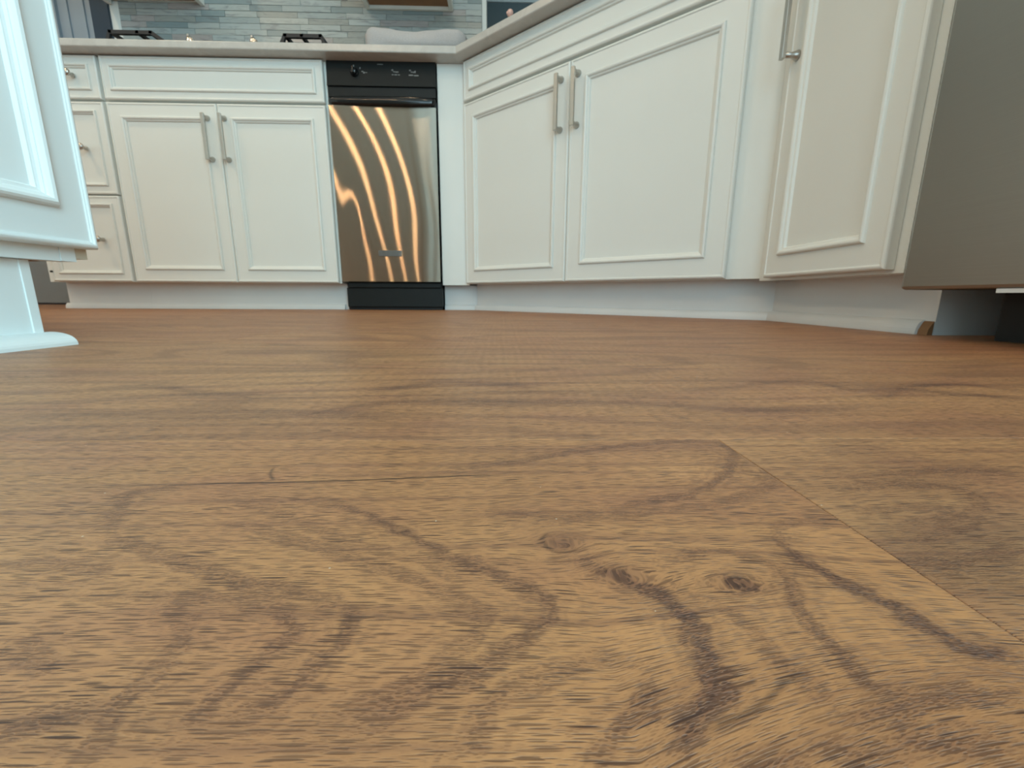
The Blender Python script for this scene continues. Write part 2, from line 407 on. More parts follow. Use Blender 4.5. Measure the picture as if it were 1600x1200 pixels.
# growth rings of the two nearest planks, mm on the floor: (half width, darkness, points)
CURVES = {
    'c1': (2.2, 1.0, [(70.9, 96.8), (68.4, 87.4), (70.8, 79.7), (74.1, 73.5), (76.5, 69.0), (77.2, 63.4), (79.6, 59.1), (84.3, 58.3), (85.6, 55.8)]),
    'c2': (2.0, 1.1, [(17.8, 85.2), (23.2, 80.5), (29.1, 76.9), (33.1, 73.3), (35.0, 67.3), (34.3, 61.4), (33.9, 56.9), (33.6, 53.4), (30.8, 49.8), (25.1, 45.8), (21.0, 41.9)]),
    'c3': (1.8, 0.75, [(64.7, 83.1), (60.3, 74.7), (57.8, 69.3), (57.5, 62.3), (58.2, 57.6), (57.9, 52.3), (61.3, 50.7), (69.9, 51.3), (79.4, 50.8)]),
    'c3b': (1.6, 0.5, [(39.2, 72.3), (44.5, 67.9), (45.7, 61.8), (46.7, 56.6), (47.6, 52.0), (48.0, 50.0)]),
    'c5': (1.3, 0.55, [(35.6, 83.7), (44.5, 87.1), (52.7, 88.2), (58.5, 85.1), (61.0, 80.9), (61.0, 76.7)]),
    'k2': (2.0, 0.9, [(45.9, 78.0), (49.3, 76.5), (52.1, 74.5)]),
    'a1': (1.7, 0.6, [(-97.2, 99.1), (-90.1, 93.9), (-68.3, 84.4), (-57.5, 80.6), (-46.8, 76.8), (-38.2, 74.7), (-31.4, 71.9), (-27.9, 68.0), (-27.7, 63.3), (-29.9, 59.4), (-31.4, 54.8), (-35.4, 50.7), (-41.2, 48.6)]),
    'a2': (1.6, 0.6, [(-80.4, 75.2), (-61.5, 74.8), (-49.2, 73.1), (-42.3, 70.4), (-37.7, 66.4), (-37.9, 61.9), (-40.0, 57.2), (-42.0, 53.9), (-44.0, 50.0), (-44.0, 46.5)]),
    'a3': (2.2, 0.45, [(-65.4, 73.4), (-59.8, 70.0), (-55.3, 65.3), (-54.2, 57.5), (-56.0, 53.7), (-53.8, 47.5), (-53.4, 43.6)]),
    'a4': (1.6, 0.5, [(-71.6, 103.3), (-56.6, 97.0), (-43.1, 91.2), (-25.8, 83.0), (-10.8, 75.1), (-4.7, 70.5), (-3.0, 66.5), (-6.9, 61.5), (-13.4, 55.5), (-20.7, 50.4), (-26.4, 46.9)]),
    'a5': (1.5, 0.75, [(-64.5, 115.7), (-50.1, 112.4), (-38.7, 107.8), (-20.8, 93.5), (-8.4, 85.6), (-0.4, 79.9), (5.5, 75.4), (8.3, 70.3), (5.6, 64.8), (1.8, 60.7), (-3.4, 57.0), (-13.6, 51.8), (-19.5, 46.8)]),
    'a5b': (1.6, 0.35, [(-85.9, 120.2), (-65.2, 110.1), (-42.2, 96.7), (-27.4, 89.2), (-14.8, 84.6), (-8.5, 79.0)]),
    'a6': (1.3, 0.55, [(23.9, 57.7), (17.7, 58.4), (12.3, 58.0), (6.8, 56.0), (1.7, 53.0), (-2.6, 49.9), (-4.2, 46.5), (-7.6, 42.6)]),
    'a6b': (1.9, 0.65, [(23.5, 55.9), (22.9, 52.5), (21.1, 49.5), (14.4, 45.2), (9.9, 42.2)]),
    'a7': (2.0, 0.5, [(-97.7, 99.1), (-105.1, 107.2), (-109.4, 114.5), (-109.6, 121.4), (-96.7, 124.7)]),
    'l1': (1.8, 0.65, [(28.3, 107.8), (37.2, 110.3), (45.7, 113.2), (58.3, 118.0), (70.3, 126.0), (84.6, 142.0), (90.2, 155.0), (84.3, 164.0), (56.6, 161.2), (28.9, 152.9), (4.0, 143.0), (-18.2, 135.9)]),
    'l2': (1.5, 0.45, [(2.8, 99.8), (20.1, 102.8), (38.5, 105.9), (58.4, 109.9), (72.9, 115.6), (86.7, 123.4), (90.4, 129.2), (92.8, 146.2)]),
    'l3': (1.2, 0.6, [(28.0, 106.7), (20.5, 104.8), (11.7, 104.9), (-4.1, 107.3)]),
    'l4': (1.5, 0.5, [(70.9, 96.8), (75.2, 99.9), (87.8, 101.6), (92.9, 103.6)]),
    'm1': (1.2, 0.6, [(39.2, 43.1), (34.5, 42.4), (30.0, 41.7)]),
    'm2': (1.3, 0.6, [(45.8, 47.2), (52.8, 48.9), (59.4, 48.7), (55.0, 46.1), (57.7, 44.3), (71.8, 44.8)]),
    'm3': (1.2, 0.6, [(38.9, 43.9), (46.3, 43.3), (54.7, 43.9), (60.8, 43.0), (70.3, 43.6)]),
    'b1': (2.5, 0.45, [(110.7, 120.7), (130.9, 122.2), (144.1, 118.8), (140.8, 110.5), (125.2, 100.0), (108.7, 92.7), (96.4, 90.1)]),
    'b2': (2.0, 0.45, [(98.2, 105.6), (112.5, 107.2), (123.6, 108.9), (125.4, 105.2), (114.8, 100.2), (102.3, 98.2)]),
    'b3': (2.5, 0.5, [(87.2, 85.1), (96.8, 82.5), (112.7, 84.7), (128.0, 89.5)]),
    'b4': (2, 0.4, [(153.8, 116.5), (151.8, 108.4)]),
    'b5': (2, 0.5, [(108.8, 128.9), (135.1, 131.1), (160.2, 133.5), (180.9, 131.6)]),
    'r1': (5, 0.5, [(-98.2, 208.1), (-82.5, 217.9), (-65.2, 228.7), (-30.5, 235.9), (24.5, 232.6), (77.8, 226.4), (110.1, 218.0), (141.1, 211.3), (188.0, 213.5)]),
    'r2': (7, 0.42, [(-84.3, 255.8), (-64.0, 270.6), (-45.4, 285.1), (-28.0, 287.3), (-1.3, 280.7), (27.9, 266.5)]),
    'r3': (5, 0.5, [(224.3, 284.9), (231.1, 260.2), (262.0, 265.9), (282.8, 252.7), (299.7, 245.6), (307.8, 232.6)]),
    'r4': (4, 0.4, [(-242.8, 202.4), (-201.2, 206.6), (-150.9, 201.7), (-96.1, 203.5), (-44.6, 198.6)]),
    'r5': (5, 0.4, [(-258.7, 269.1), (-227.2, 274.9), (-190.6, 257.9), (-136.6, 244.2)]),
    'r6': (3, 0.35, [(108.2, 256.9), (157.7, 272.2), (212.3, 294.1), (248.5, 303.8)]),
    'r7': (3, 0.5, [(222.3, 236.1), (272.6, 267.9), (316.9, 280.3), (331.9, 265.7), (342.2, 259.9)]),
    'r8': (5, 0.12, [(-70.1, 247.2), (-33.4, 259.2), (6.9, 257.2), (46.0, 250.1)]),
    'g1': (2, 0.5, [(-109.0, 84.1), (-104.3, 87.4), (-93.5, 84.9), (-82.2, 81.4)]),
    'g2': (1.8, 0.5, [(-84.6, 64.4), (-77.1, 60.4), (-72.2, 56.7)]),
    'g3': (1.6, 0.6, [(-69.0, 48.7), (-65.6, 49.5), (-62.1, 50.4), (-58.4, 51.2), (-55.5, 53.2)]),
}


def catmull(pts, n=9):
    P = [np.array(p, float) for p in pts]; P = [2*P[0]-P[1]] + P + [2*P[-1]-P[-2]]; out = []
    for i in range(1, len(P)-2):
        for t in np.linspace(0, 1, n, endpoint=False):
            a, b, c, d = P[i-1], P[i], P[i+1], P[i+2]
            out.append(.5*((2*b)+(c-a)*t+(2*a-5*b+4*c-d)*t*t+(3*b-a-3*c+d)*t**3))
    out.append(P[-2]); return np.array(out)
def polydist(X, Y, poly):
    best = np.full(X.shape, 1e9); tb = np.zeros(X.shape); n = len(poly)-1
    for i in range(n):
        a, b = poly[i], poly[i+1]; ab = b-a; L = ab@ab+1e-12
        t = np.clip(((X-a[0])*ab[0]+(Y-a[1])*ab[1])/L, 0, 1)
        dd = (X-a[0]-t*ab[0])**2 + (Y-a[1]-t*ab[1])**2
        mk = dd < best; best = np.where(mk, dd, best); tb = np.where(mk, (i+t)/n, tb)
    return np.sqrt(best), tb
KNOTS = [(15.1, 92.1, 5.2, 3.6), (26.5, 79.5, 5.0, 3.4), (49.5, 76.5, 5.5, 3.0)]   # x, y, rx, ry in mm
def grain_fields(X, Y, keys):
    """X, Y in mm -> ring darkness, grain shift (m), crack darkness, pale pockets"""
    rng = np.random.RandomState(3)
    def wav(sx, sy, n=7):
        o = np.zeros(X.shape)
        for _ in range(n):
            kx, ky, ph = rng.normal(0, 1/sx), rng.normal(0, 1/sy), rng.uniform(0, 6.28)
            o += np.sin(kx*X+ky*Y+ph)
        return o/math.sqrt(n)
    XX = X + .9*wav(2.2, 2.0) + .5*wav(1.0, .9); YY = Y + .5*wav(3.0, 1.5) + .25*wav(1.2, .8)
    ring = np.zeros(X.shape); dmin = np.full(X.shape, 60.0)
    for k in keys:
        w_, s_, pts = CURVES[k]; w_ *= .8 if k[0] != 'r' else 1; poly = catmull(pts)
        lo = poly.min(0)-12; hi = poly.max(0)+12
        mk = (X > lo[0]) & (X < hi[0]) & (Y > lo[1]) & (Y < hi[1])
        if not mk.any(): continue
        dd, t = polydist(XX[mk], YY[mk], poly)
        e = np.clip(np.minimum(t, 1-t)*7+.15, 0, 1)
        v = s_*e*(.75*np.exp(-(dd/w_)**2) + .24*np.exp(-(dd/(2.6*w_))**2))
        ring[mk] = 1-(1-ring[mk])*(1-np.clip(v, 0, 1))
        dmin[mk] = np.minimum(dmin[mk], dd/np.clip(e+.2, 0, 1))
    ring = np.clip(ring + .34*(.5-.5*np.cos(dmin*2.3+.7*wav(9, 6)))*np.exp(-dmin/9.0)*(dmin > 1.2), 0, 1)
    warp = np.zeros(X.shape)
    lite = np.zeros(X.shape)
    if 'c1' in keys:
        for kx, ky, rx, ry in KNOTS:
            ex = (XX-kx)/rx; ey = (YY-ky)/ry; r2 = ex*ex+ey*ey
            ring = 1-(1-ring)*(1-.55*np.exp(-r2*1.1))
            ring = np.clip(ring + .22*np.exp(-r2*.25)*(.5+.5*np.sin(np.sqrt(r2)*6.5)), 0, 1)
            warp += (Y-ky)*1.25/(1+.55*((X-kx)/rx)**2+.55*((Y-ky)/ry)**2)
        # the grain climbs to the right below the knots
        g = 1/(1+np.exp(-(66-Y)/6.0)); hx = np.clip(X-18, 0, 60)
        warp += .42*g*hx*np.clip(1-(X-18)/140, .3, 1)
        warp += .25*np.clip(X-60, 0, 40)*np.exp(-((Y-75)/18)**2)*-.6
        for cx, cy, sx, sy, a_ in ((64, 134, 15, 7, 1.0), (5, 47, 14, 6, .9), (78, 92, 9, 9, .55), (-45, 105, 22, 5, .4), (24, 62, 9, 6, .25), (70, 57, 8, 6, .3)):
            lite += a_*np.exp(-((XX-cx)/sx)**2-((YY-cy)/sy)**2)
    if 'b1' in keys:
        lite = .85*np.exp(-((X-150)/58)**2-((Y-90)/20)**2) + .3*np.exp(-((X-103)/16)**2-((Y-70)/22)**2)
    crack = np.zeros(X.shape)
    for pts, w_, s_ in (([(-131, 124.3), (-120, 125.0), (-108, 126.2)], .35, .5), ([(-104, 125.6), (-90, 126.8), (-73, 127.2), (-58, 127.9), (-40, 129.0), (-15.5, 131.2), (2, 132)], .48, 1.0),
                        ([(-79.1, 139.5), (-77.4, 134), (-73.2, 128.1)], .55, .8), ([(28.2, 46.6), (33, 48), (39, 50.4), (45, 54), (50.5, 55.8)], .5, .6),
                        ([(10.2, 93), (11.5, 89.5), (14, 88.2), (18.5, 89.0)], .45, .6), ([(12, 96.4), (10.4, 94.6), (10.2, 93)], .45, .6)):
        if 'c1' not in keys: break
        poly = catmull(pts); dd, t = polydist(X, Y, poly)
        crack = np.maximum(crack, s_*np.exp(-(dd/w_)**2)*np.clip(np.minimum(t, 1-t)*6+.1, 0, 1))
    return ring, warp*.001, crack, np.clip(lite, 0, 1)
def near_plank(x0, x1, y0, y1, xs, ys, mtl, keys):
    """a bevelled plank whose top is a fine grid carrying the printed grain"""
    g = .00006; b = .00025
    xs = np.unique(np.clip(np.array(xs), x0+g+b, x1-g-b)); ys = np.unique(np.clip(np.array(ys), y0+g+b, y1-g-b))
    nx, ny = len(xs), len(ys)
    X, Y = np.meshgrid(xs, ys)
    V = np.zeros((ny*nx, 3)); V[:, 0] = X.ravel(); V[:, 1] = Y.ravel()
    idx = np.arange(nx*ny).reshape(ny, nx)
    F = np.stack([idx[:-1, :-1], idx[:-1, 1:], idx[1:, 1:], idx[1:, :-1]], -1).reshape(-1, 4)
    rim = np.concatenate([idx[0, :-1], idx[:-1, -1], idx[-1, :0:-1], idx[:0:-1, 0]])
    R1 = V[rim].copy()
    R1[:, 0] += np.where(np.isclose(R1[:, 0], xs[0]), -b, 0)+np.where(np.isclose(R1[:, 0], xs[-1]), b, 0)
    R1[:, 1] += np.where(np.isclose(R1[:, 1], ys[0]), -b, 0)+np.where(np.isclose(R1[:, 1], ys[-1]), b, 0)
    R1[:, 2] = -b; R2 = R1.copy(); R2[:, 2] = -.0045
    n0 = len(V); nr = len(rim); V = np.concatenate([V, R1, R2])
    a = np.arange(nr); a2 = (a+1) % nr
    F2 = np.stack([n0+a, n0+a2, rim[a2], rim[a]], -1); F3 = np.stack([n0+nr+a, n0+nr+a2, n0+a2, n0+a], -1)
    F = np.concatenate([F, F2, F3])
    me = bpy.data.meshes.new('plank'); me.vertices.add(len(V)); me.vertices.foreach_set('co', V.ravel())
    me.loops.add(F.size); me.loops.foreach_set('vertex_index', F.ravel().astype(np.int32))
    me.polygons.add(len(F)); me.polygons.foreach_set('loop_start', np.arange(0, F.size, 4, dtype=np.int32))
    me.polygons.foreach_set('loop_total', np.full(len(F), 4, dtype=np.int32))
    me.update(); me.validate()
    fields = grain_fields(V[:, 0]*1000, V[:, 1]*1000, keys)
    for nm, arr in zip(('ring', 'warp', 'crack', 'lite'), fields):
        at = me.attributes.new(nm, 'FLOAT', 'POINT'); at.data.foreach_set('value', arr.astype(np.float32))
    me.materials.append(M[mtl])
    o = bpy.data.objects.new('plank', me); C.objects.link(o); o.parent = floor; return o
ys_f = np.concatenate([[JY-PW], np.arange(.02, .036, .0008), np.arange(.036, .100, .0005), np.arange(.100, .122, .0007), np.arange(.122, .133, .0003), np.arange(.133, JY, .0008), [JY]])
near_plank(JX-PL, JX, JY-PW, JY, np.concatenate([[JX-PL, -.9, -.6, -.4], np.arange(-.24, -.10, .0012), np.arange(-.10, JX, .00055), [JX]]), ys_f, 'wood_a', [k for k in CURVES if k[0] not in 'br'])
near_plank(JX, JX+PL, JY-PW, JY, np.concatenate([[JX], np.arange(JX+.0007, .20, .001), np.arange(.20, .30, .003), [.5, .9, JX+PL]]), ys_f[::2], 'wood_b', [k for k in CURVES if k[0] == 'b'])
near_plank(.70-PL, .70, JY, JY+PW, np.concatenate([[.70-PL], np.arange(-.45, .45, .0022), [.55, .70]]), np.arange(JY, JY+PW+.0005, .0012), 'wood', [k for k in CURVES if k[0] == 'r'])
row = 0
y = JY - PW*19
while y < YW:
    y1 = min(y+PW, YW); near = abs(y-(JY-PW)) < .001
    off = R.uniform(-.5, .5)*PL
    if y > JY-.001 and y < 1.2: off = [.70-0.0, .28, .86, .52, .16, .95][int(round((y-JY)/PW))]-JX+.0
    xx = JX-PL*4+off if not near else JX-PL*3
    while xx < XR:
        a, b = max(xx, XLW), min(xx+PL, XR)
        if b-a > .01 and not (near and -PL-.01 < xx-JX < .01) and not (abs(y-JY) < .001 and abs(xx-.70+PL) < .01): plank_box(a, b, y, y1, 'wood')
        xx += PL
    y += PW
struct('floor_far', MB().box(XLW, 3.4, YW+.0005, 4.6, -.0045, 0), 'wood')

# ------------------------------------------------------------------ backsplash tiles (pieces of the back wall)
tz0 = .9155; TH_, G_ = .0245, .0010; r_i = 0; tiles = 0
tile_mesh = {}
while tz0 + r_i*(TH_+G_) < 1.50:
    z0 = tz0 + r_i*(TH_+G_); x = -1.798 + 0
    first = True
    while x < -.094:
        wd_ = R.choice((.11, .15, .19, .23))
        if first: wd_ = R.choice((.05, .08, .12)); first = False
        if x+wd_ > -.13: wd_ = -.092-x
        key = round(wd_, 4)
        dpt = R.choice((.0075, .008, .0088))
        if key not in tile_mesh or len(tile_mesh) < 0:
            bq = .001
            t = MB().rings(0, key-G_, 0, TH_, [(0, 0), (0, -.0073), (bq*.7, -.008)])
            o = t.build('tile', 'tile', wall_back); tile_mesh[key] = o
        else:
            o = tile_mesh[key].copy(); C.objects.link(o)
        o.location = (x, YW+(dpt-.008)*-1, z0); tiles += 1
        x += wd_
    r_i += 1
grout = MB().box(-1.80, -.09, YW-.004, YW, .9145, 1.52).build('grout', 'grout', wall_back)
tag(grout, 'pale grey grout bed behind the tiles')

# ------------------------------------------------------------------ cabinets
def door_prof(ins=.043, s=1.0, th=.019):
    p = [(0, th), (0, .0045), (.001, .0022), (.003, .0006), (.0055, 0), (.0070, .0004), (.0080, .0020), (.0092, .0024), (.012, .0024)]
    q = [(0, .0024), (.0006, -.0010), (.0022, -.0036), (.0048, -.0046), (.0078, -.0040), (.0102, -.0020), (.0112, .0010), (.0126, .0014), (.0150, .0024), (.0162, .0048), (.0172, .0074)]
    return p + [(ins+a*s, y_) for a, y_ in q]
def front(name, x0, x1, z0, z1, parent, ins=.043, s=1.0):
    return MB().rings(x0, x1, z0, z1, door_prof(ins, s)).build(name, 'paint', parent)
def pull(parent, x, z0, z1, off=.026):
    mb = MB()
    mb.box(x-.0060, x+.0060, -off-.0045, -off+.0035, z0, z1, .0008)
    for z in (z0+.008, z1-.008):
        mb.lathe([(.0056, off-.003), (.0056, .013), (.0072, .006), (.0098, .0008), (.0098, -.002)][::-1], (x, 0, z), 'y', 16)
    return tag(mb.build('handle', 'nickel', parent), 'satin nickel bar pull with two round posts')
def knob(parent, x, z):
    mb = MB().lathe([(.0075, -.002), (.0075, .002), (.005, .005), (.005, .012), (.009, .016), (.0118, .020), (.0120, .024), (.0095, .0275), (.004, .0290), (.0006, .0293)], (x, 0, z), 'y', 24)
    return tag(mb.build('knob', 'nickel', parent), 'small round satin nickel knob')
def shoe_prof(y, d=.013, h=.022):
    """quarter-round shoe moulding outline in (y, z), standing against plane y"""
    pts = [(y, 0), (y-d, 0), (y-d, .004)]
    for k in range(1, 7):
        a = k*math.pi/12; pts.append((y-d*math.cos(a)*.98, .004+(h-.004)*math.sin(a)))
    return pts + [(y, h)]
TK = .077; Z0 = .104; ZTOP = .888
def carcass(parent, x0, x1, depth=.60, y0=.020, mtl='paint'):
    mb = MB().box(x0, x1, y0, y0+.02, Z0, ZTOP).box(x0, x0+.018, y0+.02, depth, Z0, ZTOP).box(x1-.018, x1, y0+.02, depth, Z0, ZTOP)
    mb.box(x0+.018, x1-.018, depth-.01, depth, Z0, ZTOP).box(x0+.018, x1-.018, y0+.02, depth-.01, Z0, Z0+.018)
    return mb.build('body', mtl, parent)

# back run: drawer cabinet
cab = empty('drawer_cabinet', (-1.745, D, 0), 0, 'narrow white three-drawer base cabinet at the left end of the back run', 'cabinet')
carcass(cab, 0, .3055)
for z0, z1, kz, ins in ((.7465, .886, .821, .027), (.4255, .738, .582, .028), (.106, .4205, .262, .028)):
    d = front('drawer', .002, .3045, z0, z1, cab, ins, .8)
    knob(d, .2185, kz)
MB().box(-.028, .3055, TK, TK+.016, 0, Z0+.002).build('toe_kick', 'paint_greyer', cab)
MB().extrude_x(shoe_prof(TK), -.036, .3055, False).build('shoe_moulding', 'paint_greyer', cab)
lt = MB().box(.0005, .0075, -.006, .002, .139, .146, .001).build('bumper', 'black', cab); tag(lt, 'tiny black bumper at the lower left corner')
MB().box(-.030, 0, .02, .60, Z0, ZTOP).build('end_panel', 'paint', cab)

# back run: cooktop cabinet
cab = empty('cooktop_cabinet', (-1.4390, D, 0), 0, 'wide white base cabinet under the cooktop with false drawer and two doors', 'cabinet')
carcass(cab, 0, .802)
front('false_drawer', .010, .795, .7465, .886, cab, .027, .9)
d = front('door', .010, .4015, .106, .738, cab, .045); pull(d, .365, .542, .697)
d = front('door', .4035, .795, .106, .738, cab, .045); pull(d, .4255, .542, .697)
MB().box(0, .802, TK, TK+.016, 0, Z0+.002).build('toe_kick', 'paint_greyer', cab)
MB().extrude_x(shoe_prof(TK), 0, .790, False).build('shoe_moulding', 'paint_greyer', cab)

# trash compactor
tc = empty('trash_compactor', (-.6335, D, 0), 0, 'narrow trash compactor with rippled stainless front under a black control panel', 'appliance')
W = .397
MB().box(.004, W-.004, .045, .60, .12, .885).build('body', 'steel_dark', tc)
def wave_panel(x0, x1, z0, z1, y0, nx=60, nz=90):
    vs = []; fs = []
    for j in range(nz+1):
        for i in range(nx+1):
            u = i/nx; t = j/nz
            vs.append((x0+(x1-x0)*u, y0 + SHEET(u, t), z0+(z1-z0)*t))
    for j in range(nz):
        for i in range(nx):
            a = j*(nx+1)+i; fs.append((a, a+1, a+nx+2, a+nx+1))
    mb = MB().add(vs, fs, True)
    rim = [i for i in range(nx+1)] + [j*(nx+1)+nx for j in range(1, nz+1)] + [nz*(nx+1)+i for i in range(nx-1, -1, -1)] + [j*(nx+1) for j in range(nz-1, 0, -1)]
    k = len(rim); rv = [vs[r] for r in rim]; rb = [(v[0], y0+.035, v[2]) for v in rv]
    return mb.add(rv+rb, [(i, k+i, k+(i+1) % k, (i+1) % k) for i in range(k)])
def SHEET(u, t):
    # twist and slight buckles of the thin sheet, metres
    q = t-.5; g = 1.45*q + 1.1*q*q
    return .0183*g*(u-u**2.3/2.3-.33) + .00022*math.sin(7*u+9*t) + .0007*math.exp(-((u-.10)/.11)**2-((t-.44)/.16)**2)
SHEET_A = 1.0
fr = wave_panel(.004, W-.004, .112, .738, .002).build('front_panel', 'steel', tc, fix=False)
tag(fr, 'rippled stainless steel drawer front')
bg = MB().box(.1535, .2445, -.0012, .004, .2085, .2305, .0006)
bgo = bg.build('badge', 'badge', fr)
gly = MB()
for k in range(9):
    xx = .160+k*.0088; gly.box(xx, xx+.0016, -.0019, -.0011, .2135, .2255)
    if k % 2 == 0: gly.box(xx+.0016, xx+.005, -.0019, -.0011, .2238, .2255)
    if k % 3 == 0: gly.box(xx+.0016, xx+.005, -.0019, -.0011, .2135, .2150)
cp = MB()
cp.add(*(lambda v: (v, [(0, 1, 3, 2), (4, 6, 7, 5), (0, 4, 5, 1), (2, 3, 7, 6), (0, 2, 6, 4), (1, 5, 7, 3)]))(
    [(x, y, z) for (y0_, y1_, z) in ((.001, .05, .804), (.012, .05, .889)) for y in (y0_, y1_) for x in (.002, W-.002)]))
cpo = cp.build('control_panel', 'black', tc)
MB().box(.004, W-.004, .010, .05, .7985, .8035).build('groove', 'void', cpo)
def yface(z): return .001+.011*(z-.804)/.085-.0006
def mark(x, z, w_, h_): MB().box(x, x+w_, yface(z), yface(z)+.0015, z, z+h_).build('printed_mark', 'mark', cpo)
for x, z, w_, h_ in ((.1850, .877, .020, .0020), (.098, .868, .0035, .006), (.121, .861, .0035, .0055), (.128, .851, .006, .003), (.134, .846, .006, .005), (.142, .848, .006, .002),
                    (.236, .857, .006, .004), (.242, .852, .006, .003), (.249, .851, .012, .0035), (.237, .842, .006, .0025), (.246, .842, .010, .0025), (.259, .842, .007, .0025),
                    (.300, .857, .006, .004), (.306, .852, .006, .003), (.313, .851, .010, .0035), (.318, .855, .006, .0025), (.298, .841, .016, .0035), (.317, .840, .016, .0035)):
    mark(x, z, w_, h_)
kb = MB().lathe([(.015, 0), (.015, .003), (.0115, .005), (.0105, .016), (.0095, .018), (.001, .018)], (.103, yface(.848), .848), 'y', 24).box(.1005, .1055, -.021, -.008, .838, .858, .001)
tag(kb.build('dial', 'gloss_black', cpo), 'glossy black turning dial')
MB().box(.004, W-.004, .006, .05, .770, .7985).build('grip_recess', 'black', tc)
# rounded bar-shaped pull lip
n = 26; vs = []; fs = []; prof_n = 14
for i in range(n+1):
    u = i/n; x = .004+(W-.008)*u
    k = (1-abs(2*u-1)**10); sc = .55+.45*k
    for j in range(prof_n):
        a = 2*math.pi*j/prof_n
        cy = math.copysign(abs(math.cos(a))**.7, math.cos(a)); cz = math.copysign(abs(math.sin(a))**.7, math.sin(a))
        vs.append((x, .006-.014*cy*sc - .004*math.sin(math.pi*u), .7535+.0165*cz*sc))
for i in range(n):
    for j in range(prof_n):
        j2 = (j+1) % prof_n; fs.append((i*prof_n+j, i*prof_n+j2, (i+1)*prof_n+j2, (i+1)*prof_n+j))
fs += [tuple(range(prof_n)), tuple(n*prof_n+j for j in reversed(range(prof_n)))]
tag(MB().add(vs, fs, True).build('pull_lip', 'gloss_black', tc), 'glossy black rounded pull lip')
tb = MB().box(.010, W-.002, .030, .06, .012, .088, .002).box(.016, W-.008, .022, .05, .088, .1085, .003)
tag(tb.build('toe_panel', 'black', tc), 'black toe panel')
MB().box(.014, W-.006, .045, .60, 0, .12).build('base', 'void', tc)

# diagonal sink cabinet
ANG = .7306; DX, DY = -.1403, D
cab = empty('sink_cabinet', (DX, DY, 0), -ANG, 'cream white diagonal corner base cabinet with long false drawer and two tall doors', 'cabinet')
TD = 1.0217
mb = MB().box(.0, 1.0310, .020, .040, Z0, ZTOP).box(.02, .95, .040, .40, Z0, Z0+.018).box(.02, .95, .39, .40, Z0+.018, ZTOP)
mb.build('body', 'paint', cab)
front('false_drawer', .002, .9535, .7565, .886, cab, .028, .95)
d = front('door', .001, .4655, .106, .748, cab, .046); pull(d, .434, .558, .713)
d = front('door', .4675, .9535, .106, .748, cab, .052); pull(d, .4945, .558, .713)
# filler next to the compactor, facing the same way as the back run
def local_of(x, y):
    dx, dy = x-DX, y-DY; return dx*math.cos(-ANG)+dy*math.sin(-ANG), -dx*math.sin(-ANG)+dy*math.cos(-ANG)
fl = MB().prism([local_of(*q) for q in ((-.2345, D+.020), (-.128, D+.020), (-.128, D+.05), (-.2345, D+.05))], Z0-.004, ZTOP)
tag(fl.build('filler_strip', 'paint', cab), 'plain vertical filler strip beside the compactor')
# toe kick runs: short piece, then diagonal
P0 = (-.2345, D+TK); P1 = (-.075, D+TK)
q = [local_of(*p) for p in (P0, P1)]
n0 = (0, 1)
tkd = TK
tk = MB().prism([local_of(*p) for p in (P0, (P1[0]-.012, P1[1]), (P1[0]-.006, P1[1]+.016), (P0[0], P0[1]+.016))], 0, Z0-.004)
tk.build('toe_kick', 'paint_greyer', cab)
tL = local_of(*P1)[0]-.010
MB().box(tL, 1.066, TK, TK+.016, 0, Z0+.002).build('toe_kick', 'paint_greyer', cab)
MB().extrude_x(shoe_prof(TK), tL-.004, 1.058, False).build('shoe_moulding', 'paint_greyer', cab)
sm = MB(); pr_ = shoe_prof(0)
vs = []
for px in (P0[0], P1[0]-.008):
    for yy, zz in pr_:
        a, b = local_of(px, P0[1]+yy); vs.append((a, b, zz))
nn = len(pr_)
sm.add(vs, [(i, (i+1) % nn, nn+(i+1) % nn, nn+i) for i in range(nn)] + [tuple(range(nn)), tuple(range(nn, 2*nn))])
sm.build('shoe_moulding', 'paint_greyer', cab)

# end cabinet, turned to face left
X2 = .6207
cab = empty('end_cabinet', (X2, 1.0500, 0), -math.pi/2, 'narrow cream white base cabinet with one door beside the refrigerator', 'cabinet')
mb = MB().box(-.0078, .3745, .020, .040, Z0-.006, ZTOP).box(.3565, .3745, .040, .60, Z0-.006, ZTOP).box(.06, .3565, .040, .60, Z0-.006, Z0+.012)
mb.build('body', 'paint', cab)
front('drawer', .034, .3575, .7565, .886, cab, .028, .95)
d = front('door', .034, .3575, .104, .748, cab, .046); pull(d, .060, .548, .705, .030)
MB().box(-.034, .0365, TK+.002, TK+.016, 0, Z0-.004).build('toe_kick', 'paint_greyer', cab)
MB().box(.0384, .3860, TK, TK+.016, 0, Z0-.004).build('toe_kick', 'paint_greyer', cab)
MB().extrude_x(shoe_prof(TK, .014, .024), -.036, .3690, False).build('shoe_moulding', 'paint_greyer', cab)
tag(MB().extrude_x([(TK-.001, 0), (TK-.010, 0), (TK-.009, .008), (TK-.004, .018), (TK-.001, .022)], .3692, .3855).build('moulding_end', 'rawwood', cab), 'bare brown cut end of the shoe moulding')
MB().box(.3700, .3860, TK+.016, .60, 0, Z0-.006).build('end_panel', 'paint_greyer', cab)

# worktop (one continuous slab)
OV = .0467
cA, sA = math.cos(-ANG), math.sin(-ANG)
def diag(t, out): return (DX+cA*t+sA*out, DY+sA*t-cA*out)
yb = D-OV
